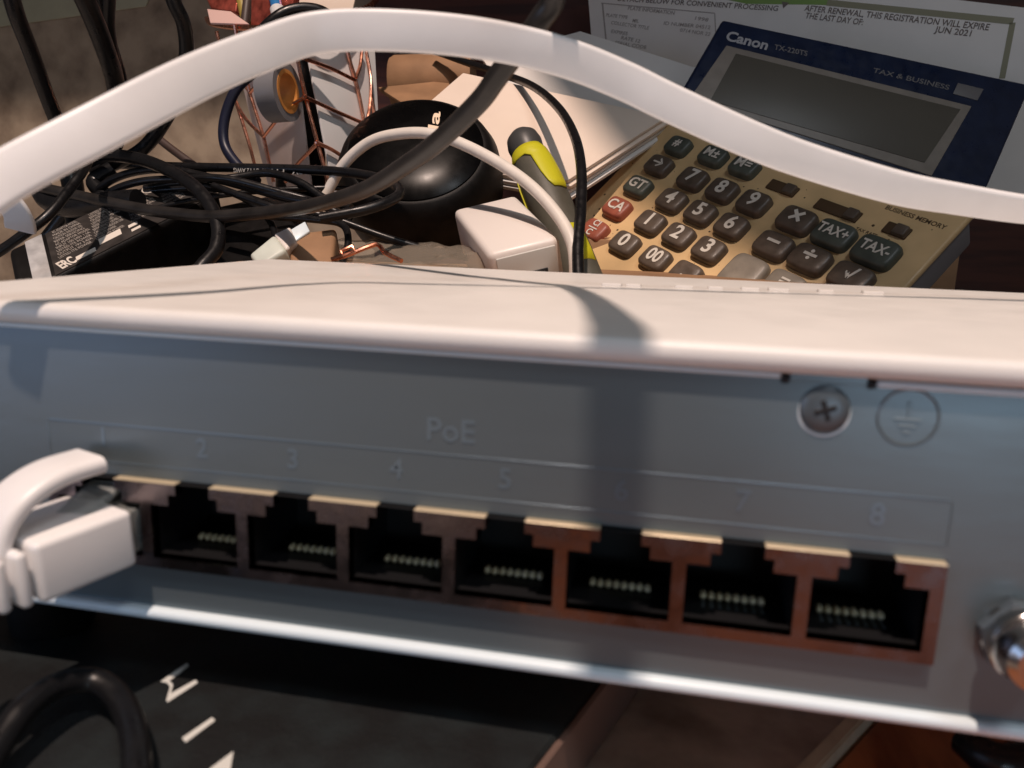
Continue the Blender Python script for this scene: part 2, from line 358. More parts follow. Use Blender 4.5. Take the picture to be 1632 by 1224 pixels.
for k in range(9):
    x0_ = -14.0 * k + 2.45 if k < 8 else -98.0 - 7.7
    x1_ = 7.7 if k == 0 else -14.0 * k + 14 - 2.45
    x0_ = -14.0 * k + 2.45 if k < 8 else -105.7
    link('shield_lit_edge', rbox((x1_ - x0_, 1.4, 0.14), 0.04, 1, c=((x0_ + x1_) / 2, -0.62, 12.025)), M_shield_lit, sw)
cm = tube([(0, 5.5, 1.72), (0, 5.75, 1.85), (0, 6.1, 2.0), (0, 6.6, 2.1)], [0.36, 0.44, 0.44, 0.30], 4, 8, 'contact')
cm.materials.append(M_gold)
for p_ in cm.polygons: p_.use_smooth = True
cm2 = tube([(0, 3.6, 1.42), (0, 5.9, 1.44)], 0.16, 1, 6, 'contact_reflection'); cm2.materials.append(M_screw)  # grey rods standing in for reflections below the contacts
for k in range(8):
    cx = -14.0 * k
    # open box behind the stepped opening
    prof = [(-6.2, 1.4), (6.2, 1.4), (6.2, 9.0), (3.55, 9.0), (3.55, 10.55), (2.45, 10.55), (2.45, 11.9), (-2.45, 11.9), (-2.45, 10.55), (-3.55, 10.55), (-3.55, 9.0), (-6.2, 9.0)]
    V = [(cx + a, y, b) for y in (-0.9, 13.0) for a, b in prof]; n = len(prof)
    Fc = [(i, (i + 1) % n, n + (i + 1) % n, n + i) for i in range(n)] + [tuple(range(n, 2 * n))]
    so = link('port_socket', mesh('port_socket', V, Fc), M_socket, sw, smooth=0)
    if k == 7: continue
    for j in range(8):
        o = bpy.data.objects.new('contact', cm); col.objects.link(o); o.parent = so
        o.location = (Vector((cx - 3.57 + 1.02 * j, 0.05 * math.sin(j * 2.1 + k), 0)) - Vector(org[sw.name])) * S
        if k < 2:
            o = bpy.data.objects.new('contact_reflection', cm2); col.objects.link(o); o.parent = so
            o.location = (Vector((cx - 3.57 + 1.02 * j, 0, 0)) - Vector(org[sw.name])) * S
# embossing on the panel
N_P = np.array([0, -1.0, 0]); O_P = np.array([0, 0, 0.0])
def pp(px, py): return onp(px, py, O_P, N_P)
def emb(s, px, py, h, bold=0.12, name='port_number'):
    c = pp(px, py); me = text_mesh(s, h * 1.4, frame(c + N_P * 0.01, (1, 0, 0), (0, 0, 1), (0, -1, 0)), 0.07, bold * 0.3)
    return link(name, me, M_panel_mark, sw, smooth=0)
emb('PoE', 718, 688, 2.9, name='poe_marking')
for s, px, py in (('1', 165, 697), ('2', 322, 716), ('3', 467, 733), ('4', 632, 748), ('5', 805, 765), ('6', 990, 783), ('7', 1183, 800), ('8', 1398, 822)):
    emb(s, px, py, 2.6)
def rule(x0, x1, z, th=0.22, up_=False): return rbox((x1 - x0, 0.14, th), 0.05, 3, c=((x0 + x1) / 2, -0.0, z))
zA, zB = pp(1510, 797)[2], pp(1505, 869)[2]; xl, xr_ = pp(80, 680)[0], pp(1515, 797)[0]
link('embossed_line', rule(xl, xr_, zA), M_panel_mark, sw); link('embossed_line', rule(xl + 8, xr_, zB, 0.16), M_panel_mark, sw)
link('embossed_line', rbox((0.18, 0.14, zA - zB), 0.05, 1, c=(xr_ + 0.3, -0.04, (zA + zB) / 2)), M_panel, sw)
link('embossed_line', rbox((0.18, 0.14, zA - zB), 0.05, 1, c=(xl - 0.3, -0.04, (zA + zB) / 2)), M_panel_mark, sw)
sc = pp(1314, 652)
sh = link('panel_screw', lathe([(2.7, 0.02), (2.65, 0.2), (2.4, 0.42), (1.7, 0.6), (1.0, 0.68), (0.3, 0.7)], sc, N_P), M_screw, sw)
link('screw_glint_ring', lathe([(2.8, 0.0), (2.75, 0.1), (2.5, 0.12)], sc + np.array([0, 0, -0.38]), N_P, cap=False), M_lip, sw)  # bright ring set low to paint the lit crescent under the head
for an in (0.35, 0.35 + math.pi / 2):
    u = np.array([math.cos(an), 0, math.sin(an)]); v = np.cross(N_P, u)
    link('cross_recess', rbox((2.4, 0.6, 0.18), 0.08, 1, frame(sc + N_P * (0.66 + (0.012 if an < 1 else 0)), u, v, N_P)), M_dark, sh)
gc = pp(1447, 665)
ring = tube([gc + np.array([3.1 * math.cos(a), 0.02, 3.1 * math.sin(a)]) for a in np.linspace(0, 2 * math.pi, 33)], 0.16, 1, 6)
link('earth_symbol', join([ring, rbox((0.35, 0.2, 1.9), 0.06, 1, c=(gc[0], -0.03, gc[2] + 0.9)), rbox((2.8, 0.2, 0.3), 0.06, 1, c=(gc[0], -0.03, gc[2] - 0.3)),
     rbox((1.8, 0.2, 0.28), 0.06, 1, c=(gc[0], -0.03, gc[2] - 1.0)), rbox((0.8, 0.2, 0.28), 0.06, 1, c=(gc[0], -0.03, gc[2] - 1.7))], 'earth'), M_panel, sw)
# metal barrel connector at the right
jc = pp(1622, 1010)
jk = link('barrel_connector', lathe([(3.9, 0), (4.0, 0.8), (3.7, 1.2), (3.7, 2.0), (4.1, 2.4), (4.1, 3.6), (3.6, 4.2), (3.4, 6.4), (2.6, 7.2), (0.8, 7.5)], jc, N_P), M_chrome, sw)
link('hex_nut', lathe([(4.3, 0.02), (4.5, 0.3), (4.5, 1.2), (4.2, 1.5)], jc, N_P, seg=6), M_screw, jk, smooth=20)
# raised marks at the back of the lid
for i, (px, wd) in enumerate(((975, 4), (1010, 3), (1090, 3.6), (1140, 3), (1195, 3.6), (1240, 4), (1315, 3), (1390, 4))):
    c = Z(px, 456 + (px - 975) * 0.030, 35.1)
    link('lid_marking', rbox((wd, 2.6, 0.9), 0.25, 2, c=(c[0], c[1], 35.3)), M_white, sw)
for fx, fy in ((XL + 14, 12), (XR - 14, 12), (XL + 14, YB - 12), (XR - 14, YB - 12)):
    link('rubber_foot', lathe([(6, LID + 0.05), (6.3, LID + 1), (6.3, -8.6), (5.5, -8.2)], (fx, fy, 0), (0, 0, 1), 24), M_blackm, sw)

# ------------------------------------------------------------------ patch cable in port 1
pc = thing('patch_cable', 'white patch cable plug with clear tip pushed into the leftmost port', 'network cable', (-98, -15, 2))
pdir = unit([-0.36, -0.93, -0.06]); pside = unit(np.cross(pdir, [0, 0, 1])); pside = pside if pside[0] > 0 else -pside; pup = np.cross(pside, -pdir); pup = pup if pup[2] > 0 else -pup
PB = np.array([-98.0, -3.6, 4.7])
def B(s, w=0.0, h=0.0): return PB + pdir * s + pside * w + pup * h
def bb(s0_, s1_, w, h0, h1, r, m_, name, seg=3, wo=0.0):
    return link(name, rbox((w, s1_ - s0_, h1 - h0), r, seg, frame(B((s0_ + s1_) / 2, wo, (h0 + h1) / 2), pside, pdir, np.cross(pside, pdir) if np.cross(pside, pdir)[2] > 0 else -np.cross(pside, pdir))), m_, pc)
link('clear_plug', rbox((11.0, 10, 6.2), 0.4, 2, c=(-98, -0.5, 4.9)), M_clear, pc)
bb(-2.7, 9.8, 12.6, -3.8, 4.0, 0.8, M_cable, 'boot', 4)
arch = [B(11.6, 0, -2.5), B(12.0, 0, 1.5), B(11.6, 0, 4.2), B(10.0, 0, 6.8), B(7.2, 0, 8.8), B(3.4, 0, 9.9), B(-1.6, 0, 10.0)]
link('latch_cover', ribbon([(a, pside) for a in arch], 7.6, 2.3), M_cable, pc)
link('latch_tab', rbox((5.0, 9, 0.9), 0.3, 2, frame((-98.2, -3.2, 9.0), (1, 0, 0), (0, 0.95, 0.3), (0, -0.3, 0.95))), M_clear, pc)
for i in range(5): bb(10.4 + i * 2.3, 11.9 + i * 2.3, 11.8 - i * 0.8, -3.7 + i * 0.2, 3.4 - i * 0.25, 0.65, M_cable, 'boot_rib')
link('cable_core', ribbon([(B(10), pside), (B(22), pside), (B(34, 0, -1), pside), (B(50, 4, -5), pside), (B(70, 14, -12), pside)], 6.2, 3.6), M_cable, pc)

# ------------------------------------------------------------------ white flat cable arching overhead
sta = ((-90, 292, -40, 385, 96), (-5, 242, 30, 318, 98), (147, 167, 183, 231, 104), (257, 112, 285, 176, 110), (331, 80, 353, 141, 116), (404, 52, 420, 113, 122), (500, 24, 505, 82, 127),
        (620, 18, 616, 79, 128), (768, 32, 757, 90, 130), (900, 64, 880, 114, 133), (1000, 101, 978, 152, 136), (1080, 139, 1056, 190, 138), (1203, 195, 1180, 246, 141), (1295, 234, 1276, 279, 144), (1433, 276, 1420, 321, 147), (1525, 297, 1516, 336, 149), (1640, 318, 1634, 351, 150), (1760, 328, 1757, 360, 150))
c0s = [DD(a, b, e) for a, b, c, d, e in sta]; c1s = [DD(c, d, e) for a, b, c, d, e in sta]; W = 6.4
comp = [math.sqrt(max(0.0, W * W - np.linalg.norm(b - a) ** 2)) for a, b in zip(c0s, c1s)]
for _ in range(2): comp = [np.mean(comp[max(0, i - 1):i + 2]) for i in range(len(comp))]
st = [((a + b) / 2, unit(b - a + unit((a + b) / 2 - CAM) * k)) for a, b, k in zip(c0s, c1s, comp)]
fc = link('flat_cable', ribbon(st, 6.3, 1.5, seg=10), M_cable, base=st[7][0], smooth=60, label='white flat network cable arching across the whole picture above the switch', cat='network cable')
o = link('white_strap', ribbon([(P(-60, 262, 95), unit([1, 0, -.2])), (P(-20, 300, 96), unit([1, 0, 0.1])), (P(15, 325, 98), unit([1, 0, 0.35])), (P(30, 348, 100), unit([1, 0, 0.3])), (P(33, 366, 102), unit([1, 0, 0.3]))], 8.0, 1.4, seg=8), M_cable,
         base=P(36, 352, 100), label='broad white strap end hanging below the flat cable at the left edge', cat='strap')

# ------------------------------------------------------------------ calculator
uu, vv = unit([0.72, -0.628, -0.295]), np.array([-0.609, -0.367, -0.703]); vv = unit(vv - uu * (uu @ vv)); nn = -np.cross(uu, vv); O7 = np.array([-19.2, 252.7, 66.6])
def K(u, v, h=0.0): return O7 + uu * u + vv * v + nn * h
calc = thing('calculator', 'dusty yellowed Canon desk calculator with blue display hood leaning behind the switch'.replace('Canon ', ''), 'calculator', K(30, 60, -14))
def plate(name, u0, u1, v0, v1, h0, h1, r, m_, parent=calc):
    return link(name, rbox((u1 - u0, v1 - v0, h1 - h0), r, 3, frame(K((u0 + u1) / 2, (v0 + v1) / 2, (h0 + h1) / 2), uu, -vv, nn)), m_, parent)
plate('keypad_plate', -38.5, 101, -30, 66, -5, -2.2, 1.0, M_beige)
plate('lower_case', -35.5, 99.5, -28, 63, -19, -5.05, 1.5, M_cbody)
def key_mesh(w, h, ht, name='key'):
    V, Fc = [], []; rings = [(1.0, 0.0), (0.985, 0.55), (0.93, 0.85), (0.80, 1.0), (0.4, 0.97)]; n = 28
    for s, z in rings:
        for k in range(n):
            a = 2 * math.pi * k / n; ca, sa = math.cos(a), math.sin(a); e = 0.42
            V.append((w / 2 * s * math.copysign(abs(ca) ** e, ca), h / 2 * s * math.copysign(abs(sa) ** e, sa), ht * z))
    for i in range(len(rings) - 1):
        for k in range(n):
            a, b = i * n + k, i * n + (k + 1) % n; Fc.append((a, b, b + n, a + n))
    Fc.append(tuple((len(rings) - 1) * n + k for k in range(n))); return mesh(name, V, Fc)
HT = 3.6
def key(u, v, w, h, m_, legend, size=5.2, xs=1.0, bold=0.12, label=None):
    me = key_mesh(w, h, HT); me.transform(frame(K(u, v, -2.3), uu, -vv, nn)); k = link('key', me, m_, calc, label, smooth=50)
    if legend:
        t = text_mesh(legend, size, frame(K(u, v - 0.3, HT - 2.22), uu, -vv, nn), 0.05, bold, xs=xs); link('legend', t, M_keyt, k, smooth=0)
    return k
c13 = 12.77
for s, i, j in (('7', 0, 0), ('8', 1, 0), ('9', 2, 0), ('4', 0, 1), ('5', 1, 1), ('6', 2, 1), ('1', 0, 2), ('2', 1, 2), ('3', 2, 2)):
    key(i * 16.0, j * c13, 12.8, 10.2, M_key, s, 8.6, bold=0.22)
key(-2.1, 38.7, 13.0, 10.2, M_key, '0', 8.6, bold=0.22); key(15.6, 38.6, 12.6, 10.2, M_key, '00', 8.0, 0.85, 0.2); key(32, 38.6, 12.6, 10.2, M_key, '.', 9)
key(-19.6, -12.1, 11.8, 9.0, M_keyg, '#', 5.5); key(-19.7, 0, 12.6, 9.6, M_key, '\u2192', 7); key(-19.8, 12.9, 12.6, 9.6, M_keyg, 'GT', 6.6, bold=0.15)
key(-19.8, 26.0, 12.6, 9.8, M_keyr, 'CA', 6.6, bold=0.12, label='brick red CA key'); 
kk = key(-20.2, 39.6, 12.6, 9.8, M_keyr, None, label='brick red clear key'); 
link('legend', join([text_mesh('CI', 4.2, frame(K(-20.2, 37.0, HT - 2.22), uu, -vv, nn), 0.05, 0.08), text_mesh('C', 4.2, frame(K(-20.2, 42.0, HT - 2.22), uu, -vv, nn), 0.05, 0.08), rbox((5, 0.5, 0.1), 0, 1, frame(K(-20.2, 39.6, HT - 2.2), uu, -vv, nn))], 'l'), M_keyt, kk, smooth=0)
key(-0.6, -13.2, 12.6, 9.0, M_keyg, 'M\u00b1', 5.8, bold=0.1); key(15.9, -13.4, 12.6, 9.0, M_keyg, 'M=', 5.8, bold=0.1)
key(52.2, 0.2, 14.4, 10.6, M_key, '\u00d7', 11, bold=0.2); key(52.4, 13.2, 14.4, 10.6, M_key, '\u2212', 11, bold=0.15)
key(68.1, 0.1, 15.0, 10.8, M_keyg, 'TAX+', 5.6, 0.85, 0.12); key(84.9, 0.3, 15.4, 11.4, M_keyg, 'TAX-', 5.6, 0.85, 0.12)
key(67.8, 12.5, 14.8, 10.8, M_key, '\u00f7', 10.5, bold=0.15); key(84.7, 12.8, 14.8, 10.6, M_key, '\u221a', 7, bold=0.1)
key(51.2, 28.8, 15.5, 17, M_keyl, None, label='light grey plus key'); key(67.5, 25.5, 14.5, 10.4, M_keyl, '=', 7); key(84.6, 25.5, 14.5, 10.4, M_key, '%', 7)
for u, v, w in ((36.1, -11.4, 13), (61.3, -10.6, 18), (84.5, -11.2, 9)):
    a = link('slide_switch', rbox((w, 4.8, 1.0), 0.45, 2, frame(K(u, v, -1.9), uu, -vv, nn)), M_speck, calc)
    link('slider', rbox((4.6, 4.4, 2.2), 0.6, 2, frame(K(u + w / 2 - 3, v, -1.2), uu, -vv, nn)), M_key, a)
link('keypad_print', join([text_mesh('BUSINESS MEMORY', 2.6, frame(K(86, -18.6, -2.17), uu, -vv, nn), 0.03, 0.05), text_mesh('TAX RATE', 1.8, frame(K(76, -6.6, -2.17), uu, -vv, nn), 0.03, 0.03)], 'kp'), M_speck, calc, smooth=0)
bmx = []
for i in range(90):
    u, v = random.uniform(-37, 99), random.uniform(-22, 52); r = random.choice((0.18, 0.25, 0.35, 0.55)) * random.uniform(.6, 1.1)
    bmx.append(lathe([(r, 0), (r * .8, 0.06)], K(u, v, -2.21), nn, 7))
link('grime_specks', join(bmx, 'specks'), M_speck, calc, kind='stuff', smooth=0)
# display hood
q = para([(1152, 30), (1645, 134), (1570, 308), (1056, 197)], 136.0)
k_ = 1.0
BL = onp(1056, 197, K(0, 0, -2), nn); k_ = np.linalg.norm(BL - CAM) / np.linalg.norm(q[3] - CAM)
q = [CAM + (p - CAM) * k_ for p in q]
dn = unit(np.cross(q[1] - q[0], q[3] - q[0])); dn = dn if dn @ (CAM - q[0]) > 0 else -dn
hood = link('display_hood', slab(q, 9, 1.6), M_blue, calc)
def dq(pts, lift): return [onp(x, y, q[0] + dn * lift, dn) for x, y in pts]
link('display_frame', slab(dq([(1158, 72), (1549, 169), (1485, 280), (1098, 158)], 0.5), 0.9, 0.3), M_lcdframe, calc)
link('display_window', slab(dq([(1173, 85), (1531, 174), (1474, 259), (1132, 160)], 0.75), 0.9, 0.1), M_lcd, calc)
link('hood_side', slab([q[1] - dn * 9.05 , q[2] - dn * 9.05, q[2] - dn * 11.5 + unit(q[2]-q[3])*1.2, q[1] - dn * 11.5 + unit(q[2]-q[3])*1.2], 1.0, 0.2), M_cbody, calc)
def dtext(s, x0, y0, x1, y1, h, m_, bold=0.0, shear=0.0, name='lettering', o=None, n=None, parent=calc, ext=0.04, lift=0.05):
    o = q[0] if o is None else o; n = dn if n is None else n
    a, b = onp(x0, y0, o + n * lift, n), onp(x1, y1, o + n * lift, n)
    return link(name, text_between(s, a, b, h, n, ext, bold, shear), m_, parent, smooth=0)
M_dl = mat('silver_lettering', (0.36, 0.36, 0.38), 0.5); M_dl2 = mat('dim_lettering', (0.16, 0.15, 0.15), 0.5)
dtext('Canon', 1157, 57, 1223, 73, 5.6, M_dl, 0.22, 0.15); dtext('TX-220TS', 1234, 75, 1287, 86, 2.9, M_dl2, 0.06)
dtext('TAX & BUSINESS', 1391, 112, 1512, 140, 2.8, M_dl2, 0.04, 0.15)
link('solar_badge', slab(dq([(1527, 132), (1568, 142), (1558, 160), (1519, 149)], 0.35), 0.4, 0.1), M_dl2, calc)

# ------------------------------------------------------------------ printed form behind
fo, fn = P(1250, 60, 392), unit([-0.25, -1.0, 0.22])
def fq(pts, lift=0.0): return [onp(x, y, fo + fn * lift, fn) for x, y in pts]
form = thing('printed_form', 'printed registration form with green band standing behind the calculator', 'document', fq([(1300, 200)])[0])
link('sheet', slab(fq([(932, -70), (1700, 20), (1660, 330), (955, 215)]), 0.6, 0.1), M_paper, form)
def fline(x0, y0, x1, y1, w, m_, lift=0.12):
    a, b = fq([(x0, y0), (x1, y1)], lift); u = unit(b - a); v = np.cross(fn, u)
    return rbox((np.linalg.norm(b - a), w, 0.06), 0, 1, frame((a + b) / 2, u, v, fn))
link('green_band', slab(fq([(1040, -60), (1620, 4), (1630, -8), (1640, -45)], 0.1)[:0] or fq([(1060, -60), (1330, -25), (1318, 8), (1045, -24)], 0.1), 0.1, 0), M_green, form)
link('green_band', slab(fq([(1045, -24), (1318, 8), (1300, 7.5), (1190, 6)], 0.13), 0.1, 0), M_green, form)
link('olive_rule', join([fline(1318, 4, 1615, 34, 3.2, None), fline(1614, 36, 1597, 125, 2.6, None)], 'r'), M_olive, form)
link('box_outline', join([fline(958, 5, 1139, 21, 0.55, None), fline(1139, 21, 1141, 60, 0.55, None), fline(960, 5, 966, 66, 0.9, None)], 'r'), M_docink2, form)
def ft(s, x0, y0, x1, y1, h, m_=M_docink, bold=0.05): return dtext(s, x0, y0, x1, y1, h, m_, bold, 0, 'printed_line', fo, fn, form, lift=0.15)
ft('DETACH BELOW FOR CONVENIENT PROCESSING', 985, -2, 1240, 14, 3.0); ft('\u25bc', 1244, 8, 1256, 10, 3.2)
ft('PLATE INFORMATION', 1001, 13, 1075, 21, 2.2, M_docink2); ft('AFTER RENEWAL, THIS REGISTRATION WILL EXPIRE', 1283, 13, 1577, 44, 3.3); ft('THE LAST DAY OF:', 1284, 25, 1376, 36, 3.3); ft('JUN 2021', 1492, 47, 1550, 54, 3.2)
for s, a in (('PLATE TYPE', (966, 24, 1000, 28)), ('MIL', (1008, 33, 1018, 34)), ('COLLECTOR TITLE', (974, 36, 1034, 45)), ('EXPIRES', (974, 50, 1000, 54)), ('1998', (1107, 29, 1128, 32)), ('ID NUMBER 04512', (1058, 37, 1132, 44)), ('0714 NOR 22', (1084, 48, 1132, 55)), ('RATE 12', (990, 60, 1020, 66)), ('SERIAL CODE', (980, 68, 1030, 76))):
    ft(s, *a, 2.1, M_docink2, 0.02)

# ------------------------------------------------------------------ paper stacks
pk = thing('paper_stack', 'stack of grey white papers between the tan sheet and the calculator', 'papers', P(950, 200, 300))
qa = [P(770, 88, 335), P(935, 57, 350), P(1125, 112, 338), P(1030, 215, 300)]
for i in range(5):
    off = np.array([0, -0.5, -0.4]) * i * 3.0 * 0.5
    pts = [P(768 + i, 92 + i, 330), P(925, 50, 350), P(1140, 118, 335), P(1065 - i * 2, 205 + i, 292), P(880, 260, 285)]
    pts = [p + np.array([0.3 * i, 1.0 * i, -1.9 * i]) for p in pts]
    n = unit(np.cross(pts[1] - pts[0], pts[3] - pts[0])); n = n if n[2] > 0 else -n
    V = pts + [p - n * 1.5 for p in pts]; k5 = 5
    link('paper', mesh('paper', V, [tuple(range(5)), tuple(range(9, 4, -1))] + [(j, (j + 1) % 5, 5 + (j + 1) % 5, 5 + j) for j in range(5)]), M_paper, pk)
tan = thing('envelope_stack', 'cream envelopes lit warm behind the black round pod', 'envelopes', P(820, 250, 262))
for i in range(4):
    pts = [P(738, 116, 290), P(1062, 186, 282), P(905, 287, 240), P(600, 235, 245)]
    pts = [p + np.array([1.2 * (i % 2), 0.8 * i, -2.3 * i]) for p in pts]
    link('envelope', slab(pts, 1.7, 0.25), M_paper2 if i < 2 else M_paper, tan)
link('brown_envelope', slab([P(603, 139, 318), P(712, 128, 335), P(735, 160, 320), P(648, 168, 300)], 2, 0.2), M_brown, base=P(650, 150, 318), label='torn brown cardboard flap behind the round black pod', cat='cardboard')
link('cardboard_roll', lathe([(13, -22), (14, -20), (14, 20), (13, 22)], P(690, 130, 345), unit([1, 0.1, 0.05]), 24), M_brown, base=P(690, 130, 345), label='dark brown cardboard roll in shadow under the arching cable', cat='cardboard')

# ------------------------------------------------------------------ support boxes behind the switch
def boxthing(name, label, cat, c, size, m_, rot=0.0):
    M = Matrix.Translation(Vector(c) * S) @ Matrix.Rotation(rot, 4, 'Z')
    t = thing(name, label, cat, (c[0], c[1], c[2] - size[2] / 2)); link('carton', rbox(size, 0.8, 2, M), m_, t)
    link('lid_flap', rbox((size[0] * .98, size[1] * .47, 0.8), 0.2, 1, M @ Matrix.Translation(Vector((0, -size[1] * .25, size[2] / 2 + 0.45)) * S)), m_, t)
    link('lid_flap', rbox((size[0] * .98, size[1] * .47, 0.8), 0.2, 1, M @ Matrix.Translation(Vector((0, size[1] * .25, size[2] / 2 + 0.45)) * S)), m_, t)
    return t
boxthing('cardboard_box', 'low brown cardboard box just behind the switch under the charger and pod', 'box', (-75, 175, 6), (210, 100, 46), M_brown, 0.03)
boxthing('cardboard_box', 'brown cardboard box under the calculator and paper stacks', 'box', (10, 300, 12), (150, 120, 58), M_brown, -0.1)

# ------------------------------------------------------------------ black round pod
ax = unit([0.10, -0.72, 0.62]); pcn = P(671, 286, 232)
Rp = 33.5
pod = thing('round_pod', 'glossy black round pod with ula lettering on its rim', 'speaker', P(671, 420, 225))
prof = [(Rp * .80, -17), (Rp * .96, -13), (Rp, -6), (Rp * 1.0, 2), (Rp * 0.97, 9), (Rp * .90, 14), (Rp * .84, 16.2), (Rp * .80, 16.6)]
link('shell', lathe(prof, pcn, ax, 64), M_blackm, pod)
link('glossy_lid', lathe([(Rp * .795, 16.0), (Rp * .79, 17.2), (Rp * .70, 18.6), (Rp * .5, 20.0), (Rp * .3, 20.6), (Rp * .05, 20.8)], pcn - ax * 0 , ax, 64), M_black, pod)
a_, b_ = P(688, 224, 209), P(695, 172, 217)
from mathutils.bvhtree import BVHTree
_V, _F = [], []
for _n in ('shell', 'glossy_lid'):
    _me = bpy.data.objects[_n].data; _o = len(_V)
    _V += [v.co + Vector(org[pod.name]) * S for v in _me.vertices]; _F += [[_o + k for k in p.vertices] for p in _me.polygons]
_bv = BVHTree.FromPolygons(_V, _F)
a_, b_ = P(687, 232, 206), P(695, 178, 212)
tm = text_between('ula', a_, b_, 4.6, unit(CAM - (a_ + b_) / 2), 0.0, 0.12)
for v in tm.vertices:
    c = Vector(CAM * S); d = (v.co - c).normalized(); h = _bv.ray_cast(c, d)
    if h[0]: v.co = h[0] - d * 0.6 * S
link('lettering', tm, mat('warm_white_print', (0.85, 0.66, 0.48), 0.6), pod, smooth=0)
link('round_knob', lathe([(4.5, 0), (4.4, 1), (3, 2), (0.5, 2.3)], pcn + ax * 19.5 + np.array([2, -4, -10]), ax, 24), M_black, pod)

# ------------------------------------------------------------------ screwdriver
sd = thing('screwdriver', 'screwdriver handle with grey rubber grip and yellow patches between pod and calculator', 'screwdriver', P(930, 430, 185))
A, Bp = P(829, 214, 226), P(938, 470, 185); axd = unit(Bp - A); L = np.linalg.norm(Bp - A)
link('grip', lathe([(5.5, 9), (6.6, 12), (7.4, 18), (8.0, 26), (8.2, 36), (7.8, 46), (7.6, 60), (7.2, L)], A, axd, 40), M_sdg, sd)
link('end_cap', lathe([(1.5, -0.6), (4.2, 0.4), (6.2, 2.8), (6.8, 6), (6.5, 9), (5.9, 12.2), (5.6, 13)], A, axd, 40), M_sdc, sd)
def wrap(poly, r_at, lift, name, m_, parent):       # a raised patch that follows the round grip; poly = (along, angle)
    sidev = unit(np.cross(axd, ray(870, 280))); fr = unit(np.cross(sidev, axd)); fr = fr if fr @ (CAM - A) > 0 else -fr
    top, V = [], []
    n = 14
    lo = [p for p in poly]
    for (h, a0_, a1_) in lo:
        for k in range(n + 1):
            a = math.radians(a0_ + (a1_ - a0_) * k / n); r = r_at(h) + lift
            V.append(A + axd * h + r * (sidev * math.sin(a) + fr * math.cos(a)))
    Fc = [(i * (n + 1) + k, i * (n + 1) + k + 1, (i + 1) * (n + 1) + k + 1, (i + 1) * (n + 1) + k) for i in range(len(lo) - 1) for k in range(n)]
    me = mesh(name, V, Fc); o = link(name, me, m_, parent); s = o.modifiers.new('thick', 'SOLIDIFY'); s.thickness = 0.5 * S; s.offset = 1; return o
ra = lambda h: float(np.interp(h, [9, 12, 18, 26, 36, 46, 60, 90], [5.5, 6.6, 7.4, 8.0, 8.2, 7.8, 7.6, 7.2]))
sgn = 1
wrap([(11, -70, 50), (13, -75, 72), (15, -60, 78), (16, -10, 80), (18, 5, 82), (22, 8, 82), (27, 12, 80), (32, 20, 76), (35, 30, 66)], ra, 0.12, 'yellow_patch', M_sdy, sd)
wrap([(13, -76, -62), (18, -84, -74), (26, -88, -78), (36, -88, -78), (44, -86, -74)], ra, 0.12, 'yellow_patch', M_sdy, sd)
wrap([(52, 10, 60), (56, 0, 70), (62, 0, 74), (68, 10, 70)], ra, 0.12, 'yellow_patch', M_sdy, sd)

# ------------------------------------------------------------------ charger and its cable
qc = para([(721, 333), (822, 309), (893, 378), (778, 406)], 23.0)
dwn = unit(np.cross(qc[1] - qc[0], qc[3] - qc[0])); dwn = dwn if dwn[2] < 0 else -dwn
ch = thing('charger', 'white cube wall charger lying behind the switch beside the white cable', 'charger', sum(qc) / 4 + dwn * 22)
link('housing', slab(qc, 22, 2.2), M_charger, ch)
fdir = unit((qc[2] + qc[3] - qc[0] - qc[1])); e_ = unit(qc[2] - qc[3]); e2 = unit(dwn)
fc0 = (qc[2] + qc[3]) / 2 + dwn * 11 + fdir * 0.25; wf = np.linalg.norm(qc[2] - qc[3])
link('port_face', rbox((wf - 4.0, 18, 0.7), 1.2 if False else 0.3, 2, frame(fc0, e_, -e2, fdir)), mat('charger_face', (0.62, 0.62, 0.58), 0.4), ch)
link('usb_port', rbox((12, 4.6, 0.6), 0.2, 2, frame(fc0 + fdir * 0.4, e_, -e2, fdir)), M_dark, ch)
link('plug_body', rbox((11, 6, 20), 1.5, 3, frame((qc[2]+qc[3])/2 + dwn * 13 + fdir * 10.6, e_, -e2, fdir)), M_charger, base=fc0, label='white cable plug pushed into the cube charger just above the switch lid', cat='plug')
uc = [P(500, 345, 190), P(520, 310, 192), P(548, 262, 192), P(590, 226, 190), P(640, 213, 186), P(690, 214, 182), P(740, 231, 178), P(800, 263, 172), P(850, 300, 165), P(890, 345, 158), P(911, 385, 152), P(917, 425, 148), P(915, 470, 146)]
link('usb_cable', tube(uc, 1.95, 8, 14), M_wcab, base=P(740, 231, 178), label='round white cable arching over the black pod down past the charger', cat='cable')

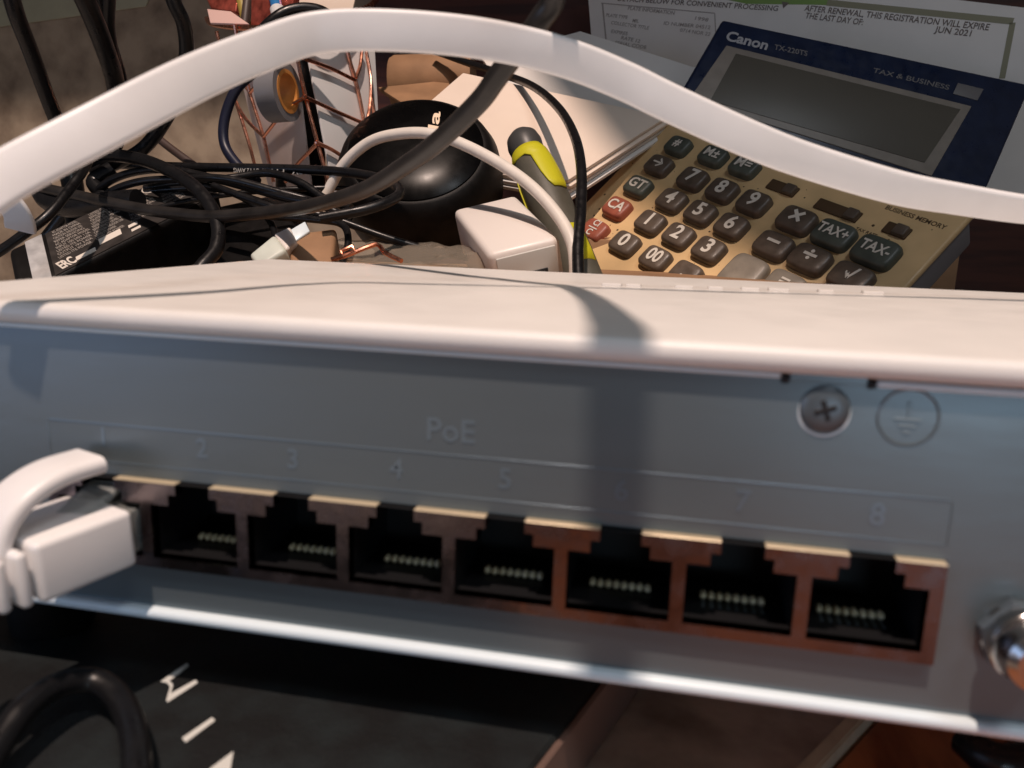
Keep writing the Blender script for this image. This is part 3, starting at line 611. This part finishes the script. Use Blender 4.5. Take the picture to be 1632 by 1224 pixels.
# ------------------------------------------------------------------ copper wire basket
bk = thing('wire_basket', 'copper wire basket with chevron wires and white cards inside', 'basket', P(500, 340, 275))
YB0 = 240
C0, C1 = P(534, 330, YB0), P(462, 38, YB0)            # front corner
def LF(x, y): return onp(x, y, C0, unit(np.cross(C1 - C0, P(395, 320, 282) - C0)))
def RF(x, y): return onp(x, y, C0, unit(np.cross(C1 - C0, P(640, 320, 282) - C0)))
wires = [[LF(462, 38), LF(487, 155)], [LF(487, 155), LF(506, 228)], [LF(506, 228), LF(534, 330)],
         [LF(487, 155), LF(455, 175), LF(420, 218)], [LF(506, 228), LF(470, 266), LF(455, 290)], [LF(398, 148), LF(420, 218)], [LF(420, 218), LF(436, 290)],
         [LF(398, 148), LF(380, 118), LF(368, 96)], [LF(420, 218), LF(392, 190), LF(375, 160), LF(362, 120)], [LF(398, 148), LF(425, 118), LF(470, 78)], [LF(385, 190), LF(400, 240), LF(412, 290)], [LF(345, 50), LF(362, 120), LF(385, 190)],
         [LF(374, 40), LF(380, 72), LF(398, 148)],
         [RF(487, 155), RF(530, 175), RF(580, 197)], [RF(482, 93), RF(525, 108), RF(566, 128)], [RF(506, 228), RF(528, 238), RF(550, 252)], [RF(566, 126), RF(573, 155), RF(581, 197)], [RF(553, 80), RF(560, 105), RF(566, 124)], [RF(577, 80), RF(574, 105), RF(567, 124)],
         [RF(583, 78), RF(591, 125), RF(590, 165), RF(584, 197)], [RF(462, 38), RF(482, 93)], [RF(592, 150), RF(597, 185), RF(600, 230)]]
for w in wires: link('wire', tube(w, 0.85, 3 if len(w) > 2 else 1, 8), M_copper, bk)
rim = [P(330, 30, 300), P(338, 38, 290), P(380, 44, 268), P(430, 44, 250), P(462, 38, YB0), P(520, 30, 252), P(580, 14, 285), P(600, 0, 300)]
link('rim', tube(rim, 1.3, 5, 8), M_copper, bk)
for p_ in (LF(487, 155), LF(506, 228)): link('weld_bead', lathe([(0.3, -1.2), (1.1, -.6), (1.2, .3), (0.4, 1.2)], p_ + np.array([0, -0.6, 0]), (0, -1, 0), 12), M_copper, bk)
link('white_card', slab([RF(480, 80) + np.array([0, 6, 0]), RF(590, 70) + np.array([0, 6, 0]), RF(600, 260) + np.array([0, 6, 0]), RF(528, 330) + np.array([0, 6, 0])], 1, 0.2), M_card, base=RF(560, 200), label='white card inside the right side of the copper basket', cat='card')
link('white_card', slab([LF(352, 60) + np.array([0, 9, 0]), LF(452, 60) + np.array([0, 9, 0]), LF(482, 300) + np.array([0, 9, 0]), LF(414, 300) + np.array([0, 9, 0])], 1, 0.2), mat('pinkish_card', (0.55, 0.48, 0.46), 0.6, var=0.1, vscale=60), base=LF(420, 200), label='pinkish white card inside the left side of the copper basket', cat='card')
link('black_bottle', lathe([(11, 0), (12, 2), (12, 62), (9, 68), (5, 70)], P(480, 330, 285), (0.0, 0, 1), 32), M_black, base=P(480, 330, 285), label='black glossy bottle in the middle of the copper basket', cat='bottle')
tp = thing('tape_roll', 'roll of grey tape with orange core hanging inside the copper basket', 'tape roll', P(437, 150, 245))
tax = unit([0.99, -0.05, 0.06]); tcx = P(444, 147, 240)
def ringmesh(r0, r1, w, o):
    return lathe([(r0, -w / 2), (r1, -w / 2), (r1, w / 2), (r0, w / 2), (r0, -w / 2)], o, tax, 40, cap=False)
link('tape', ringmesh(9.0, 12.2, 9, tcx), M_tapew, tp); link('core', ringmesh(7.4, 8.95, 9.4, tcx), M_tapeo, tp)
def pen(name, a, b, r, m_, label, tipm=None, group=None):
    t = thing(name, label, 'pen', a); link('barrel', lathe([(r * .9, 0), (r, 1), (r, np.linalg.norm(b - a) - 1), (r * .8, np.linalg.norm(b - a))], a, b - a, 16), m_, t)
    if tipm is not None: link('collar', lathe([(r * 1.25, -4), (r * 1.3, 0), (r * 1.25, 9)], a, b - a, 16), tipm, t)
pen('pen', P(447, 38, 262), P(432, -30, 275), 2.6, M_bluepen, 'bright blue pen with white collar standing in the copper basket', M_card)
pen('pencil', P(398, 60, 285), P(378, -30, 295), 2.4, M_pencil, 'dull yellow pencil in the copper basket', None)
pen('pencil', P(388, 60, 280), P(398, -30, 290), 2.2, M_cordbr, 'dark brown pencil beside the yellow one in the copper basket', None)
link('foil_packet', slab([P(400, -30, 278), P(470, -30, 272), P(462, 46, 270), P(398, 46, 275)], 5, 1.0), M_redglit, base=P(430, 40, 272), label='glittery red foil packet in the copper basket', cat='packet')
link('foil_packet', slab([P(320, -20, 300), P(385, -30, 296), P(375, 20, 290), P(335, 14, 296)], 4, 1.0), M_redglit, base=P(350, 20, 296), label='orange red foil scrap at the left lip of the copper basket', cat='packet')
link('pink_paper', slab([P(330, 14, 282), P(368, 18, 278), P(397, 38, 268), P(335, 36, 272)], 1.0, 0.2), mat('pink_paper', (0.62, 0.42, 0.38), 0.6), base=P(350, 30, 278), label='folded pink paper at the left rim of the copper basket', cat='paper')
link('cream_paper', slab([P(470, -10, 330), P(570, -20, 330), P(560, 22, 325), P(490, 40, 325)], 1.0, 0.2), M_paper2, base=P(520, 20, 325), label='cream paper standing behind the basket rim', cat='paper')

# ------------------------------------------------------------------ power adapter
qa = [P(66, 372, 152), P(300, 262, 200), P(392, 352, 178), P(84, 446, 136)]
qa[2] = qa[3] + (qa[1] - qa[0])
ad = thing('power_adapter', 'black laptop power adapter with dense printed label and silver sticker at its end', 'power adapter', qa[3] + np.array([30, 15, -28]))
ext = unit(qa[0] - qa[1])
link('housing', slab([qa[0] + ext * 12, qa[1] + ext * -6, qa[2] - ext * 6, qa[3] + ext * 12], 24, 2.0), M_blackm, ad)
an = unit(np.cross(qa[1] - qa[0], qa[3] - qa[0])); an = an if an @ (CAM - qa[0]) > 0 else -an
au = unit(qa[1] - qa[0]); av = unit(qa[0] - qa[3]); W_, H_ = np.linalg.norm(qa[1] - qa[0]), np.linalg.norm(qa[0] - qa[3])
def AQ(s, t, h=0.1): return qa[3] + au * s * W_ + (qa[0] - qa[3]) * t + an * h
lb = link('label_film', slab([AQ(0.02, .95), AQ(.97, .95), AQ(.97, .05), AQ(0.02, .05)], 0.3, 0), M_label, ad)
words = ['AC ADAPTOR MODEL', 'INPUT 100-240V 1.5A', 'OUTPUT 19V 3.42A', 'CAUTION: INDOOR USE', 'LISTED ITE POWER', 'MADE IN CHINA', 'EFFICIENCY LEVEL VI', 'SERIAL NO 00417', 'REFER SERVICING']
meshes = []
for r in range(9):
    for c_ in range(4):
        s0_ = 0.06 + c_ * 0.23; t_ = 0.90 - r * 0.07
        a, b = AQ(s0_, t_, .15), AQ(s0_ + random.uniform(.13, .21), t_, .15)
        meshes.append(text_between(random.choice(words), a, b, 1.3, an, 0.02, 0.0))
link('fine_print', join(meshes, 'fine'), M_ink, ad, smooth=0, kind='stuff')
meshes = [text_between('ERC', AQ(.05, .17, .2), AQ(.14, .17, .2), 4.2, an, 0.03, 0.2), text_between('CCC', AQ(.70, .86, .25), AQ(.79, .86, .25), 2.6, an, 0.03, 0.1)]
for s0_, s1_, t0_, t1_ in ((.15, .27, .12, .2), (.30, .44, .20, .32), (.49, .55, .24, .30), (.5, .56, .14, .19)):
    meshes.append(slab([AQ(s0_, t1_, .2), AQ(s1_, t1_, .2), AQ(s1_, t0_, .2), AQ(s0_, t0_, .2)], 0.1, 0))
cc = AQ(.745, .86, .25); meshes.append(tube([cc + au * 6.0 * math.cos(a) + av * 3.2 * math.sin(a) for a in np.linspace(0, 2 * math.pi, 25)], 0.25, 1, 5))
cc = AQ(.86, .88, .3); meshes.append(lathe([(3.2, -0.1), (3.1, 0.1)], cc, an, 7))
link('bold_print', join(meshes, 'bold'), M_inkw, ad, smooth=0)
link('barcode_sticker', slab([AQ(-.10, .96, .5), AQ(-.0, .96, .5), AQ(-.0, -.02, .5), AQ(-.10, -.02, .5)], 0.3, 0.1), M_sticker, ad)

link('wooden_block', rbox((30, 110, LID - DESK - 0.2), 1, 2, c=(XR - 14, 56, (LID + DESK) / 2 + 0.0)), M_brown, base=(XR - 14, 56, DESK), label='brown block under the right end of the switch', cat='block')
# second dark brick to the right in the shadow
link('black_case', slab([P(330, 330, 205), P(470, 300, 215), P(470, 470, 160), P(330, 480, 160)], 20, 2.5), M_blackm, base=P(400, 430, 175), label='plain black case in shadow right of the labelled adapter', cat='case')

# ------------------------------------------------------------------ cords
def cord(name, pts, r, label, m_=M_cord, group=None, cat='cable', seg=14):
    W = [P(*p) if len(p) == 3 else np.array(p[:3], float) for p in pts]
    return link(name, tube(W, r, 8, seg), m_, base=W[len(W) // 2], label=label, cat=cat, group=group)
G = 'black cords tangled behind the switch'
fat = [(50, 296, 180), (138, 315, 172), (214, 331, 166), (276, 340, 162), (337, 345, 158), (398, 341, 152), (455, 335, 142), (510, 325, 124), (584, 301, 102), (657, 256, 84), (695, 228, 76), (731, 195, 69), (768, 157, 64), (790, 126, 60), (818, 88, 56), (861, 32, 51), (888, -30, 47)]
W = [P(*p) for p in fat] + [np.array(v, float) for v in ((-42, 30, 103), (-38, 6, 124), (-34.5, -20, 142), (-32, -44, 154), (-31, -90, 158), (-24, -160, 140), (10, -280, 60), (40, -400, -10))]
link('power_cable', tube(W, [2.05] * 15 + [2.2, 2.6, 3.3, 3.4, 3.4, 3.4, 3.0], 8, 16), M_cord2, base=P(584, 301, 102), label='thick dusty black cord rising diagonally behind the white flat cable', cat='cable', group=G)  # unseen overhead end thickened to widen its cast shadow
cord('power_cable', [(40, 420, 190), (110, 330, 192), (125, 275, 192), (160, 250, 188), (215, 252, 182), (270, 272, 174), (318, 305, 166), (345, 350, 158), (345, 395, 150), (318, 430, 142), (300, 470, 138)], 2.35, 'smooth black cord looping down over the labelled adapter', group=G)
pcord = [P(90, 262, 205), P(180, 262, 202), (P(290, 266, 200)), P(400, 268, 197), P(500, 271, 193), P(570, 277, 188), P(622, 290, 180), P(636, 310, 168), P(590, 332, 158), P(510, 348, 152)]
pcd = thing('power_cable', 'straight black cord printed with pale lettering in front of the basket', 'cable', P(400, 268, 197), G)
pcd['label'] = 'straight black cord printed with pale lettering in front of the basket'
link('jacket', tube(pcord, 1.75, 8, 14), M_cord, pcd)
for s, x0, x1 in (('80\u00b0C FT2 AWG', 425, 372), ('300V', 500, 466), ('VW-1', 585, 566), ('FT1', 452, 432)):
    a, b = P(x0, 270 + (x0 - 400) * .03 + 1.5, 193), P(x1, 270 + (x1 - 400) * .03 + 1.5, 193)
    a += np.array([0, -0.0, 0]); link('printed_line', text_between(s, a, b, 1.7, (0, -1, 0), 0.03, 0.03), M_print, pcd, smooth=0)
cord('thin_cord', [(150, 330, 190), (160, 300, 188), (200, 278, 186), (260, 270, 184), (330, 282, 182), (400, 300, 178), (470, 318, 174), (540, 325, 172)], 1.5, 'thin black cord in the uppermost small loop over the adapter', group=G)
cord('thin_cord', [(140, 345, 180), (170, 310, 178), (220, 290, 176), (290, 285, 176), (360, 285, 176), (440, 305, 176), (500, 322, 178), (560, 350, 180)], 1.4, 'thin black cord in the lower small loop over the adapter', group=G)
cord('thin_cord', [(330, 290, 185), (380, 282, 190), (430, 276, 192), (480, 292, 188), (520, 318, 184), (560, 332, 180)], 1.5, 'thin black cord bulging just below the printed cord', group=G)
cord('thin_cord', [(340, 296, 172), (400, 318, 168), (450, 334, 166), (520, 345, 170), (620, 380, 172), (700, 402, 178), (800, 420, 200)], 1.3, 'thin shiny black cord sloping right towards the pod', group=G)
cord('thin_cord', [(-70, 440, 112), (0, 400, 120), (40, 372, 124), (80, 340, 130), (112, 300, 140), (135, 268, 150), (150, 235, 170)], 1.55, 'thin black cord rising from the lower left frame edge to the tangle', group=G)
cord('thin_cord', [(60, 290, 185), (80, 320, 180), (120, 330, 176), (160, 325, 174), (220, 320, 172)], 4.2, 'short bulky black strain relief at the left of the tangle', group=G)
cord('thin_cord', [(100, 250, 190), (115, 290, 190), (120, 340, 186), (130, 390, 180)], 4.0, 'thick black cord end dropping behind the tangle at the left', group=G)
cord('thin_cord', [(180, 268, 196), (150, 290, 192), (170, 320, 188), (140, 360, 182)], 3.0, 'kinked black cord piece in the left of the tangle', group=G)
cord('thin_cord', [(120, 360, 170), (200, 345, 172), (300, 320, 178), (400, 306, 184), (500, 300, 190), (560, 300, 196)], 1.0, 'finest black cord running flat through the middle of the tangle', group=G)
cord('thin_cord', [(230, 300, 182), (300, 292, 184), (380, 312, 180), (430, 352, 172), (440, 400, 160), (430, 440, 150)], 1.2, 'thin black cord turning down beside the pale plug', group=G)
cord('thin_cord', [(80, 300, 182), (150, 318, 180), (230, 306, 182), (330, 300, 184), (420, 322, 178), (480, 352, 172)], 1.1, 'thin black cord waving under the straight printed cord', group=G)
cord('thin_cord', [(430, 345, 168), (500, 350, 166), (545, 358, 165), (555, 385, 158), (545, 420, 150)], 1.2, 'thin black cord curling down in front of the clear bag', group=G)
cord('thin_cord', [(690, 80, 330), (745, 100, 322), (800, 118, 300), (850, 138, 270), (890, 172, 235), (915, 215, 205), (926, 265, 180), (926, 330, 162), (921, 390, 150), (922, 450, 140)], 1.75, 'thin black cord dropping past the right side of the screwdriver handle', cat='cable')
G2 = 'black cords hanging at the upper left'
cord('hanging_cord', [(10, -40, 150), (25, 20, 155), (48, 80, 165), (85, 180, 180), (120, 260, 190)], 2.7, 'leftmost hanging black cord at the upper left corner', group=G2)
cord('hanging_cord', [(105, -60, 150), (140, 10, 160), (168, 80, 172), (184, 135, 185), (190, 200, 195), (170, 260, 198)], 3.3, 'thick hanging black cord second from the left', group=G2)
cord('hanging_cord', [(150, -60, 170), (160, 0, 175), (180, 70, 185), (197, 130, 195), (205, 200, 200)], 1.5, 'thin hanging black cord running close beside the thick one', group=G2)
cord('hanging_cord', [(178, -60, 165), (174, 0, 175), (174, 50, 182), (185, 110, 190), (195, 170, 198)], 2.2, 'hanging black cord crossing down to the thick one from the top', group=G2)
cord('hanging_cord', [(262, -60, 170), (276, 0, 175), (293, 40, 180), (297, 90, 185), (285, 150, 190), (230, 235, 198), (150, 275, 200)], 2.6, 'rightmost hanging black cord, bending behind the flat cable', group=G2)
cord('brown_cable', [(190, 180, 215), (232, 205, 212), (270, 235, 208), (315, 268, 204)], 1.6, 'thin brown cord slanting below the flat cable to the printed cord', M_cordbr)
cord('dark_cable', [(408, 60, 225), (430, 36, 225), (455, 19, 228), (485, 13, 232), (515, 19, 236), (540, 40, 240)], 2.2, 'short dark cord arc above the flat cable at the basket rim', M_cord)
cord('dark_cable', [(430, 95, 215), (405, 115, 215), (375, 145, 212), (358, 190, 210), (358, 230, 208), (378, 262, 205), (410, 290, 202)], 2.0, 'dark blue black cord bowed across the left side of the basket', mat('navy_cord', (0.010, 0.012, 0.03), 0.4))

# ------------------------------------------------------------------ small things on the pile
up_ = thing('usb_plug', 'pale greenish white plug lying in the gap left of the clear bag', 'plug', P(430, 410, 150))
link('plug_body', slab([P(396, 405, 140), P(436, 372, 146), P(456, 398, 142), P(412, 425, 136)], 7, 1.2), M_usbw, up_)
link('collar', slab([P(436, 372, 146.5), P(462, 360, 150), P(474, 386, 147), P(456, 398, 142.5)], 6, 0.8), M_charger, up_)
link('metal_tip', slab([P(462, 366, 151), P(486, 352, 155), P(494, 368, 153), P(471, 384, 148.5)], 3, 0.4), M_lip, up_)
# crumpled clear bag
def crumple(name, c, sx, sy, amp, m_, label, nx=26, ny=16, seed=3, tilt=0.35):
    rnd = np.random.RandomState(seed); ph = rnd.rand(12, 4) * 6.28; V, Fc = [], []
    for j in range(ny):
        for i in range(nx):
            x, y = (i / (nx - 1) - .5), (j / (ny - 1) - .5); h = 0
            for k in range(12): h += abs(math.sin(ph[k, 0] + x * (3 + k * 1.6) * math.cos(ph[k, 1]) * 2 + y * (3 + k * 1.4) * math.sin(ph[k, 1]) * 2)) / (1 + k * .5)
            V.append(np.array(c) + np.array([x * sx, y * sy, (h - 2.2) * amp + tilt * y * sy]))
    for j in range(ny - 1):
        for i in range(nx - 1):
            a = j * nx + i; Fc.append((a, a + 1, a + nx + 1, a + nx))
    o = link(name, mesh(name, V, Fc), m_, base=c, label=label, cat='bag', smooth=25); s = o.modifiers.new('film', 'SOLIDIFY'); s.thickness = 0.2 * S; return o
crumple('plastic_bag', P(640, 418, 160), 56, 30, 1.6, M_bag, 'crumpled clear plastic bag under the black pod behind the switch')
link('wooden_block', slab([P(460, 372, 152), P(536, 362, 158), P(530, 420, 142), P(462, 425, 140)], 14, 1.5), M_brown, base=P(495, 410, 150), label='small tan block beside the pale plug behind the switch', cat='block')
clip = thing('metal_clip', 'bent copper coloured metal clip lying at the rear edge of the switch', 'clip', P(570, 410, 132))
link('wire', tube([P(528, 414, 128), P(560, 404, 130), P(600, 389, 134), P(612, 402, 131), P(640, 416, 128)], 0.7, 2, 8), M_copper, clip)
link('buckle', tube([P(543, 400, 130), P(562, 392, 131), P(566, 402, 130), P(547, 410, 129), P(543, 400, 130)], 0.6, 1, 8), M_copper, clip)

# ------------------------------------------------------------------ under the switch
cd = [Z(955, 1085, LID), Z(838, 1235, LID)]
cdir = unit((cd[1] - cd[0])[:2]); far = cd[0][:2] - cdir * 60; near = cd[1][:2] + cdir * 60
card = thing('black_box_lid', 'flat black box lid with white printed strokes lying under the switch', 'box', (far[0] - 60, 0, DESK))
flat('lid', [tuple(far), tuple(near), (-260, near[1] - 20), (-260, far[1] + 20)], LID, LID - DESK - 0.1, M_mat, parent=card, kind=None, r=0.3)
sd2 = np.array([-cdir[1], cdir[0]]); sd2 = sd2 if sd2[0] > 0 else -sd2
flat('cut_edge', [tuple(far), tuple(near), tuple(near + sd2 * 0.8), tuple(far + sd2 * 0.8)], LID - 0.6, LID - DESK - 0.8, M_cardedge, parent=card, kind=None, r=0.3)
ZT = LID + 0.06
def strokes(name, polys):
    ms = []
    for pl in polys:
        t = [Z(x, y, ZT) for x, y in pl]; V = t + [p - np.array([0, 0, .05]) for p in t]; n = len(t)
        ms.append(mesh(name, V, [tuple(range(n)), tuple(range(2 * n - 1, n - 1, -1))] + [(i, (i + 1) % n, n + (i + 1) % n, n + i) for i in range(n)]))
    link(name, join(ms, name), M_mark, card, smooth=0)
strokes('white_stroke', [[(256, 1086), (298, 1056), (301, 1061), (270, 1085), (276, 1091), (272, 1105), (312, 1083), (315, 1088), (267, 1119), (265, 1116), (271, 1094), (266, 1088)]])
strokes('white_stroke', [[(290, 1176), (338, 1143), (343, 1148), (296, 1183)]])
strokes('white_stroke', [[(333, 1226), (372, 1197), (366, 1232)]])
lc = [Z(-60, 1290, LID + 3), Z(-10, 1200, LID + 4), Z(40, 1128, LID + 6), Z(95, 1092, LID + 6), Z(150, 1086, LID + 5), Z(190, 1114, LID + 4), Z(212, 1165, LID + 4), Z(218, 1240, LID + 4), Z(215, 1330, LID + 3)]
link('looped_cable', tube(lc, 1.7, 10, 20), M_cord, base=lc[4], label='glossy black cord looping on the lid at the bottom left corner', cat='cable')
link('dark_ring', tube([Z(1540, 1180, DESK + 3), Z(1570, 1205, DESK + 3), Z(1610, 1215, DESK + 3), Z(1660, 1205, DESK + 3), Z(1700, 1180, DESK + 3)], 2.6, 6, 14), M_cord, base=Z(1600, 1205, DESK), label='dark round cord piece on the orange wood at the bottom right corner', cat='cable')
